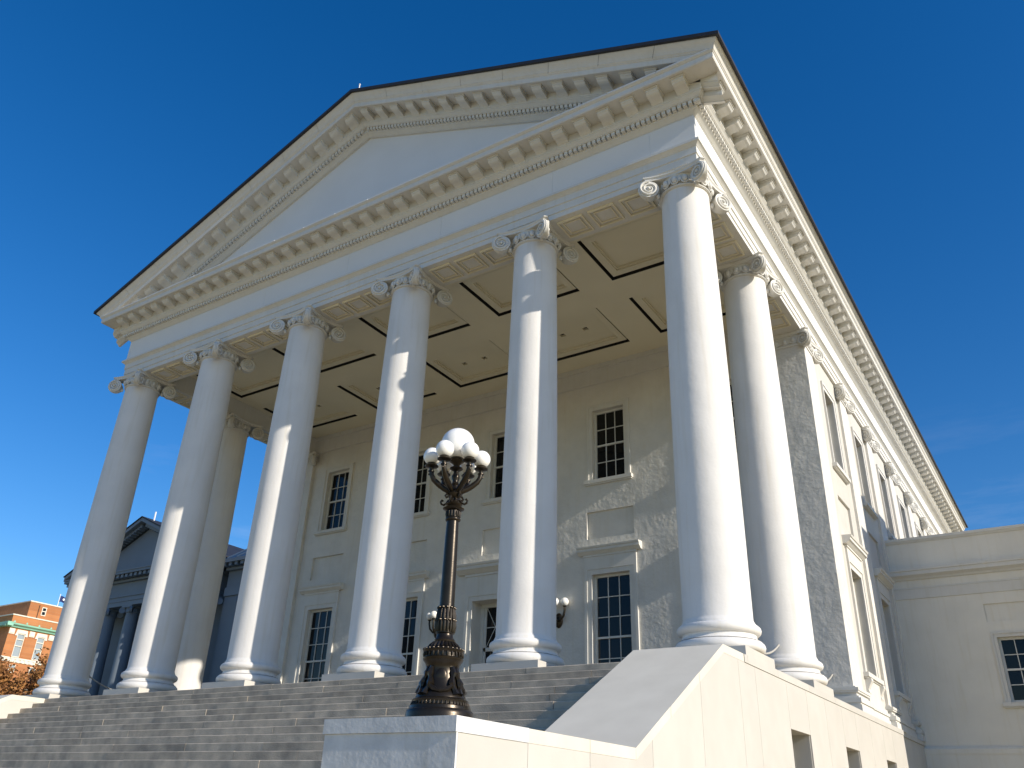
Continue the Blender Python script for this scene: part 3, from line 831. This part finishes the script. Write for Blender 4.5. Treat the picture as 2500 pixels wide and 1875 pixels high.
for k in range(6):
    a = radians(-22.5)+k*pi/3
    ca, sa = cos(a), sin(a)
    prof = [(.045, .385), (.08, .40), (.125, .425), (.180, .465), (.235, .515), (.262, .565), (.270, .615), (.270, .655)]
    pts = [(LX+r*ca, LY+r*sa, z) for r, z in prof]
    ab = MB().tube(pts, [.030, .030, .031, .031, .030, .027, .024, .022], 10)
    for r, z in ((.105, .395), (.17, .43), (.25, .505), (.292, .575)): ab.ball((LX+r*ca, LY+r*sa, z), .012, 6, 5)
    arm = lm(ab, 'lamp_arm', M['bronze'])
    gc = (LX+.270*ca, LY+.270*sa)
    lm(MB().lathe([(.022, .60), (.034, .606), (.034, .616), (.022, .624), (.026, .65), (.05, .656), (.073, .664), (.076, .672), (.06, .685), (.055, .70), (.040, .712), (.01, .714)], *gc, 24), 'globe_holder', M['bronze'], arm)
    lm(MB().ball((gc[0], gc[1], .786), .098, 28, 18), 'globe', M['globe'], arm)

# ================================================================== wall lamps beside the door
def sconce(x, label):
    z = 2.60; t = empty('wall_lamp', (x, YW, z), label, 'wall lamp', 'wall lamps beside the door')
    b = MB().ball((0, -.02, -.02), .15, 18, 12, (.95, .42, 1.5)); b.ball((0, -.075, -.03), .06, 10, 8, (1, .6, 2.2))
    for s1 in (-1, 1): b.tube([(s1*.05, -.09, .12), (s1*.06, -.095, -.03), (s1*.03, -.085, -.18)], .012, 5)
    b.build('backplate', M['bronze'], t, True)
    for dx, dy in ((0, -.27), (.27, -.14), (-.27, -.14)):
        pts = [(0, -.06, -.05), (dx*.45, dy*.6-.03, -.03), (dx*.85, dy*.95, .08), (dx, dy, .25), (dx, dy, .36)]
        a = MB().tube(pts, [.035, .035, .034, .032, .030], 8).lathe([(.03, .34), (.058, .36), (.06, .375), (.03, .385)], dx, dy, 14).build('lamp_arm', M['bronze'], t, True)
        MB().ball((dx, dy, .50), .128, 22, 14).build('globe', M['globe'], a, True)
sconce(-7.78, 'black wall lamp with white globes right of the door, by the large window')
sconce(-12.42, 'black wall lamp with white globes left of the door, partly behind the lamp post')

# ================================================================== barrier ropes between the side columns
def rope(p, q, sag, label):
    p, q = Vector(p), Vector(q); pts = []
    for k in range(17):
        t = k/16; v = p.lerp(q, t); v.z -= sag*4*t*(1-t); pts.append(v-p)
    b = MB().tube(pts, .020, 8)
    o = b.build('barrier_rope', M['rope'], None, True); o.location = p
    return tag(o, label, 'rope', 'ropes across the side bays of the portico')
rope((.05, .62, .62), (.05, 3.41, .62), .36, 'pale rope hung between the corner column and the column behind it')
rope((.05, 4.62, .62), (.05, 7.70, .62), .36, 'pale rope hung between the right rear column and the corner pier')
rope((-20, .62, .62), (-20, 3.41, .62), .36, 'rope hung behind the leftmost front column')

# ================================================================== right-hand wing
R0 = Vector((8, 16, GR)); wing = empty('side_wing', R0, 'plain white wing with parapet joining the long side of the temple', 'building')
def rw(bm, name, m, parent=None): local(bm, R0); return bm.build(name, m, wing if parent is None else parent)
WY = 16.0
wc = [3.85+4.1*k for k in range(3)]
wb = wall_holes(.43, 16, GR-.2, 6.0, [(c-.62, c+.62, .80, 2.71) for c in wc]+[(c-.80, c+.80, 3.20, 3.75) for c in wc], .05)
for c in wc: wb.add([(c-.80, .05, 3.20), (c+.80, .05, 3.20), (c+.80, .05, 3.75), (c-.80, .05, 3.75)], [(0, 1, 2, 3)])
for c in wc:
    a, e, d, f = c-.62, c+.62, .80, 2.71
    for q in ([(a, .05, d), (a, .26, d), (a, .26, f), (a, .05, f)], [(e, .05, d), (e, .05, f), (e, .26, f), (e, .26, d)], [(a, .05, f), (a, .26, f), (e, .26, f), (e, .05, f)]): wb.add(q, [(0, 1, 2, 3)])
wb.xform(Matrix.Translation((0, WY, 0))); rw(wb, 'wall', M['wingwall'])
rw(MB().box(.44, 16, WY+.3, WY+12, GR-.2, 6.0), 'wall_mass', M['white'])
rw(MB().prism([(WY, 5.98), (WY-.03, 5.98), (WY-.07, 6.04), (WY-.09, 6.05), (WY-.09, 6.14), (WY+.5, 6.145), (WY+.5, 5.98)], 'x', .43, 16.05), 'parapet_coping', M['trim'])
for k in range(7):
    rw(MB().prism([(WY+.001, 4.72), (WY-.05, 4.72), (WY-.09, 4.78), (WY-.20, 4.84), (WY-.22, 4.85), (WY-.22, 4.97), (WY-.25, 4.985), (WY-.25, 5.06), (WY+.001, 5.09)], 'x', .43+k*2.3+.002, .43+(k+1)*2.3-.002), 'cornice', M['trim'])
rw(MB().box(.43, 16, WY-.03, WY, 4.10, 4.42), 'string_course', M['trim']); rw(MB().box(.43, 16, WY-.045, WY-.0, 4.42, 4.47), 'fillet', M['trim'])
rw(MB().box(.60, 16, WY-.12, WY, GR-.2, -.62).box(.60, 16, WY-.14, WY, -.62, -.48).prism([(WY, -.48), (WY-.14, -.48), (WY-.05, -.40), (WY, -.40)], 'x', .60, 16), 'plinth_course', M['wingwall'])
px0, px1 = 7.6, 18.0
pv = rw(MB().box(px0, px1, 12.0, WY-.26, GR-.2, 8.35).box(px0+.3, px1-.3, 12.9, WY+8, 8.35, 9.95), 'pavilion_wall', M['white'])
rw(MB().box(px0-.25, px1+.25, 11.75, WY-.26, 8.35, 8.62).box(px0-.12, px1+.12, 11.88, WY-.26, 8.05, 8.349), 'pavilion_cornice', M['trim'], pv)
rw(MB().box(px0+.1, px1-.1, 12.7, WY+8, 9.95, 10.25), 'attic_cornice', M['trim'], pv)
for k in range(5):
    qx = px0+.5+k*2.35
    qp = rw(MB().box(qx-.42, qx+.42, 11.86, 12.0, -.1, 7.5).box(qx-.5, qx+.5, 11.80, 12.0, -.5, -.1).box(qx-.52, qx+.52, 11.78, 12.0, 7.5, 8.049), 'pilaster', M['trim'], pv)
for c in wc:
    window(wing, Vector((c, WY, 0))-R0, 0, .62, .80, 2.71, 3, 4, .20, sur=.16, meet=2)

# ================================================================== left-hand temple-fronted wing
T0 = Vector((-42.6, 16, GR)); tw = empty('temple_wing', T0, 'smaller white temple wing with its shade coloured grey-blue, seen between the left columns', 'building')
def tb(bm, name, m, parent=None, smooth=False): local(bm, T0); return bm.build(name, m, tw if parent is None else parent, smooth)
TX, HW_, TE, TA = -42.6, 6.9, 9.86, 7.90
tb(MB().box(TX-HW_-4, TX+HW_-.3, 17.7, 34, GR, TE-.2), 'wall', M['wing'])
tb(MB().box(TX-HW_-.2, TX+HW_+.2, 15.2, 19.5, GR, -.3), 'podium', M['wing'])
tb(MB().box(TX-HW_+.5, TX+HW_-.5, 15.95, 34, TA, TA+.28).box(TX-HW_+.46, TX+HW_-.46, 15.91, 34, TA+.28, TA+.55).box(TX-HW_+.4, TX+HW_-.4, 15.85, 34, TA+.55, TA+.66).box(TX-HW_+.5, TX+HW_-.5, 15.95, 34, TA+.66, TE-.5), 'entablature', M['wing'])
tc_ = tb(MB().box(TX-HW_+.3, TX+HW_-.3, 15.75, 34, TE-.5, TE-.36).box(TX-HW_-.15, TX+HW_+.15, 15.25, 34, TE-.14, TE+.02).box(TX-HW_-.2, TX+HW_+.2, 15.2, 34, TE+.02, TE+.09), 'cornice', M['wing'])
tm = MB().box(-.12, .12, 0, .42, 0, .2).mesh('modillion', M['wing'])
for k in range(31): place(tm, 'modillion', tc_, Vector((TX-HW_+.2+k*.45, 15.34, TE-.35))-T0)
ms2 = .43
def gable(z0, y0, y1, hw, t):
    zt_ = z0+ms2*hw
    return MB().prism([(TX-hw, z0), (TX, zt_), (TX+hw, z0), (TX+hw, z0-t), (TX, zt_-t), (TX-hw, z0-t)], 'y', y0, y1)
tb(MB().prism([(TX-HW_+.2, TE), (TX+HW_-.2, TE), (TX, TE+ms2*(HW_-.2))], 'y', 16.0, 16.3), 'tympanum', M['wing'])
tb(gable(TE+.30, 15.2, 16.2, HW_+.2, .22), 'raking_cornice', M['wing'])
tr = tb(gable(TE+.36, 15.15, 34, HW_+.28, .06), 'roof', M['roof'])
for k in range(26):
    for sg in (1, -1):
        xx = TX+sg*(.3+k*.45*.55)
        if abs(xx-TX) > HW_-.8: continue
        z_ = TE+.08+ms2*(HW_+.2-abs(xx-TX))-.22
        place(tm, 'modillion', tr, Vector((xx, 15.45, z_))-T0)
tb(MB().tube([(TX+.4, 15.8, 12.9), (TX+.4, 15.8, 13.7)], .05, 6), 'lightning_rod', M['flagwhite'], tr)
tcol = MB().lathe([(.52, -.3), (.52, -.1), (.46, 0), (.44, .05), (.43, 3), (.37, TA-.42)], n=20).mesh('column', M['wing'], True)
def tcap_bm():
    b = MB().box(-.5, .5, -.5, .5, TA-.12, TA-.002).lathe([(.38, TA-.42), (.43, TA-.38), (.42, TA-.12)], n=16)
    for q in range(4):
        st = len(b.v); n = 14
        vs_ = [(.62+.19*cos(2*pi*k/n), e, TA-.27+.19*sin(2*pi*k/n)) for e in (-.08, .08) for k in range(n)]
        b.add(vs_, [tuple(range(n-1, -1, -1)), tuple(range(n, 2*n))]+[(k, (k+1) % n, (k+1) % n+n, k+n) for k in range(n)])
        b.xform(Matrix.Rotation(pi/4+q*pi/2, 4, 'Z'), st)
    return b
tcap = tcap_bm().mesh('capital', M['wing'])
for k in range(6):
    c = place(tcol, 'column', tw, Vector((TX-5.25+k*2.36, 16.45, 0))-T0); place(tcap, 'capital', c)
# linking block with its own eaves and metal roof
lx0, lx1 = TX+HW_+.3, -20.6
tb(MB().box(lx0, lx1, 17.0, 30, GR, TE-.4), 'link_wall', M['wing'])
tlc = tb(MB().box(lx0, lx1, 16.9, 30, TA, TA+.5).box(lx0, lx1, 16.75, 30, TE-.5, TE-.36).box(lx0, lx1, 16.3, 30, TE-.16, TE+.05), 'link_cornice', M['wing'])
for k in range(int((lx1-lx0)/.5)): place(tm, 'modillion', tlc, Vector((lx0+.2+k*.5, 16.4, TE-.35))-T0)
lr = tb(MB().prism([(16.35, TE+.06), (21.0, 13.05), (21.0, 13.25), (21.4, 13.25), (26, TE+.06)], 'x', lx0, lx1), 'link_roof', M['wingroof'])
sm = MB()
for k in range(18):
    xx = lx0+.3+k*.8
    if xx < lx1: sm.prism([(16.4, TE+.10), (21.0, 13.06), (21.0, 13.12), (16.4, TE+.16)], 'x', xx, xx+.05)
tb(sm, 'standing_seam', M['wingroof'], lr)
tb(MB().box(lx0, lx1, 20.9, 21.5, 13.2, 13.38), 'ridge_cap', M['wing'], lr)
fx = -34.9
tb(MB().lathe([(.30, 13.3), (.28, 13.5), (.12, 13.6), (.09, 14.9), (.16, 14.95), (.06, 15.0), (.05, 15.2), (.13, 15.3), (.02, 15.4)], fx, 21.2, 12), 'finial', M['flagwhite'], lr, True)
for px in (-33.5, -30.0, -26.5):
    pl_ = tb(MB().box(px-.45, px+.45, 16.8, 17.05, GR, TA-.42), 'pilaster', M['wing'])
    place(tcap, 'capital', pl_, (px-T0.x, 17.3-T0.y, -T0.z))

# ================================================================== brick building far behind
K0 = Vector((-160, 75, GR)); bk = empty('brick_building', K0, 'tall orange brick building with green copper cornice beyond the leftmost column', 'building')
def kb(bm, name, m, parent=None): local(bm, K0); return bm.build(name, m, bk if parent is None else parent)
KX = -155.0
tallw = [(67.3+3.73*k) for k in range(6)]
kw = wall_holes(64.9, 92, GR-.2, 26.3, [(c-.70, c+.70, 19.25, 23.2) for c in tallw]+[(c-.55, c+.55, 16.6, 18.0) for c in tallw]+[(c-.55, c+.55, 12.4, 14.2) for c in tallw], .35)
kb(side(kw, KX), 'wall', M['brick'])
kb(MB().box(KX-40, KX-.36, 64.9, 92, GR-.2, 26.3), 'wall_mass', M['brick'])
kb(MB().box(KX-.36, KX-.001, 64.9, 64.95, GR-.2, 26.3), 'wall_end', M['brick'])
kb(MB().box(KX-40, KX+.12, 64.75, 92, 26.3, 26.5), 'parapet_coping', M['cream'])
kb(MB().prism([(0, 24.15), (.35, 24.2), (.5, 24.45), (.95, 24.6), (1.05, 24.85), (.1, 25.0), (0, 25.0)], 'y', 63.8, 92).xform(Matrix.Translation((KX, 0, 0))), 'copper_cornice', M['copper'])
kb(MB().box(KX-40, KX+1.0, 63.85, 64.9, 24.3, 24.95), 'copper_cornice', M['copper'])
ant = MB()
for k in range(12): ant.prism([(65+k*2.3-.2, 24.95), (65+k*2.3, 25.3), (65+k*2.3+.2, 24.95)], 'x', KX+.85, KX+.95)
kb(ant, 'cresting', M['copper'])
kb(MB().box(KX-.1, KX+.25, 64.8, 92, 18.9, 19.15), 'belt_course', M['cream']); kb(MB().box(KX-.1, KX+.12, 64.85, 92, 18.35, 18.9), 'belt_frieze', M['cream'])
for k in range(32): kb(MB().box(KX+.12, KX+.24, 65.1+k*.82, 65.1+k*.82+.45, 18.4, 18.88), 'belt_block', M['cream'])
for c in tallw:
    wf = MB()
    for yy in (c-.70, c+.60): wf.box(KX-.18, KX+.06, yy, yy+.10, 19.25, 23.3)
    for z in (19.25, 21.1, 22.25, 23.2): wf.box(KX-.18, KX+.03, c-.6, c+.6, z, z+.14)
    wo_ = kb(wf, 'window', M['cream'])
    for z0, z1 in ((19.39, 21.1), (21.24, 22.25), (22.39, 23.2)): kb(MB().box(KX-.16, KX-.12, c-.6, c+.6, z0, z1), 'pane', M['brightpane'], wo_)
    kb(MB().prism([(c-1.15, 22.9), (c-.72, 22.9), (c-.72, 23.36), (c+.72, 23.36), (c+.72, 22.9), (c+1.15, 22.9), (c+.95, 23.95), (c-.95, 23.95)], 'x', KX-.05, KX+.14), 'window_head', M['cream'], wo_)
    for z0, z1 in ((16.6, 18.0), (12.4, 14.2)):
        wf = MB(); zm = (z0+z1)/2
        for yy in (c-.55, c+.45): wf.box(KX-.16, KX+.05, yy, yy+.1, z0, z1)
        for z in (z0, zm-.05, z1-.1): wf.box(KX-.16, KX+.05, c-.45, c+.45, z, z+.1)
        wo_ = kb(wf, 'window', M['cream'])
        kb(MB().box(KX-.14, KX-.10, c-.45, c+.45, zm, z1-.1), 'pane', M['brightpane'], wo_); kb(MB().box(KX-.15, KX-.11, c-.45, c+.45, z0+.1, zm-.05), 'pane', M['glass'], wo_)
for k in range(6):
    cc = tallw[0]+3.73*(k-.5)
    kb(MB().box(KX-.05, KX+.12, cc-.5, cc+.5, 23.05, 24.0).box(KX+.12, KX+.2, cc-.36, cc+.36, 23.2, 23.85), 'cartouche', M['cream'])
    if k: kb(MB().box(KX-.02, KX+.05, cc-.95, cc+.95, 19.4, 22.9), 'brick_panel', M['brick'])
pent = kb(MB().box(KX-14, KX-.6, 67.6, 90, 26.5, 29.3), 'penthouse', M['brick'])
kb(MB().box(KX-14.1, KX-.5, 67.5, 90.1, 29.3, 29.5), 'coping', M['cream'], pent)
pwf = MB()
for yy in (70.0, 70.75): pwf.box(KX-.6, KX-.52, yy, yy+.14, 27.2, 28.75)
for z in (27.2, 27.92, 28.6): pwf.box(KX-.6, KX-.52, 70.14, 70.75, z, z+.15)
pwo = kb(pwf, 'window', M['cream'])
for z0, z1 in ((27.35, 27.92), (28.07, 28.6)): kb(MB().box(KX-.6, KX-.56, 70.14, 70.75, z0, z1), 'pane', M['glass'], pwo)
kb(MB().tube([(KX-.5, 69.4, 26.5), (KX-.5, 69.4, 29.0)], .06, 6), 'downpipe', M['bark'], pent)

fp = empty('flagpole', (KX-3, 74.0, 26.5), 'thin white flagpole with a dark blue flag on the brick building', 'flagpole')
MB().lathe([(.09, 0), (.08, .2), (.06, 5.5), (.02, 5.6)], 0, 0, 8).ball((0, 0, 5.65), .12, 8, 6).build('pole', M['flagwhite'], fp, True)
fb = MB(); nx, nz = 10, 6
for sd_ in (0, .015):
    for i in range(nx+1):
        for j in range(nz+1):
            u = i/nx; fb.v.append((.05+.10*sin(u*9)+sd_, .06+u*1.55, 5.4-1.1*j/nz-.12*u*u+.05*sin(u*6+j)))
for s_i in range(2):
    for i in range(nx):
        for j in range(nz):
            a = s_i*(nx+1)*(nz+1)+i*(nz+1)+j; fb.f.append((a, a+1, a+nz+2, a+nz+1) if s_i else (a, a+nz+1, a+nz+2, a+1))
fl = fb.build('flag', M['flag'], fp, True)
MB().ball((.18, .80, 4.84), .22, 14, 10, (.12, 1, 1)).build('emblem', M['flagwhite'], fl, True)

# ================================================================== autumn trees in front of the brick building
def tree(name, x, y, h, spread, nleaf, seed, label):
    r = random.Random(seed); t = empty(name, (x, y, GR), label, 'tree', 'brown-leaved trees before the brick building')
    b = MB(); tips = []
    def branch(p, d, L, rad, lvl):
        pts = [p]; q = p.copy(); dd = d.copy()
        for k in range(4):
            dd = (dd+Vector((r.uniform(-.18, .18), r.uniform(-.18, .18), r.uniform(-.05, .14)))).normalized(); q = q+dd*(L/4); pts.append(q.copy())
        b.tube(pts, [rad*(1-.16*k) for k in range(5)], 6 if lvl < 2 else 4)
        if lvl >= 3: tips.extend(pts[1:]); return
        for k in range(5 if lvl else 7):
            i = r.choice((2, 3, 4, 4)); a = r.uniform(0, 2*pi); tl = r.uniform(.5, 1.0)
            nd = (dd*.75+Vector((cos(a), sin(a), r.uniform(-.1, .5)))*tl*spread).normalized()
            branch(pts[i], nd, L*r.uniform(.55, .75), rad*.5, lvl+1)
    branch(Vector((0, 0, 0)), Vector((0, 0, 1)), h*.40, h*.022, 0)
    b.build('trunk', M['bark'], t)
    lf = MB()
    for k in range(nleaf):
        c = r.choice(tips)+Vector((r.gauss(0, .35), r.gauss(0, .35), r.gauss(0, .35))); s = r.uniform(.14, .30)
        a = Vector((r.uniform(-1, 1), r.uniform(-1, 1), r.uniform(-1, 1))).normalized(); e = a.cross(Vector((r.uniform(-1, 1), r.uniform(-1, 1), r.uniform(-1, 1)))).normalized()
        f_ = a*.8
        lf.add([c-a*s, c-e*s*.55, c+a*s, c+e*s*.55], [(0, 1, 2, 3)])
    lf.build('crown', M['leaf'], t)
tree('brown_leaved_tree', -100, 37.5, 18.5, .95, 11000, 11, 'brown-leaved tree at the left edge of the picture')
tree('brown_leaved_tree', -101, 43.0, 17.5, .95, 11000, 23, 'brown-leaved tree just left of the leftmost column base')
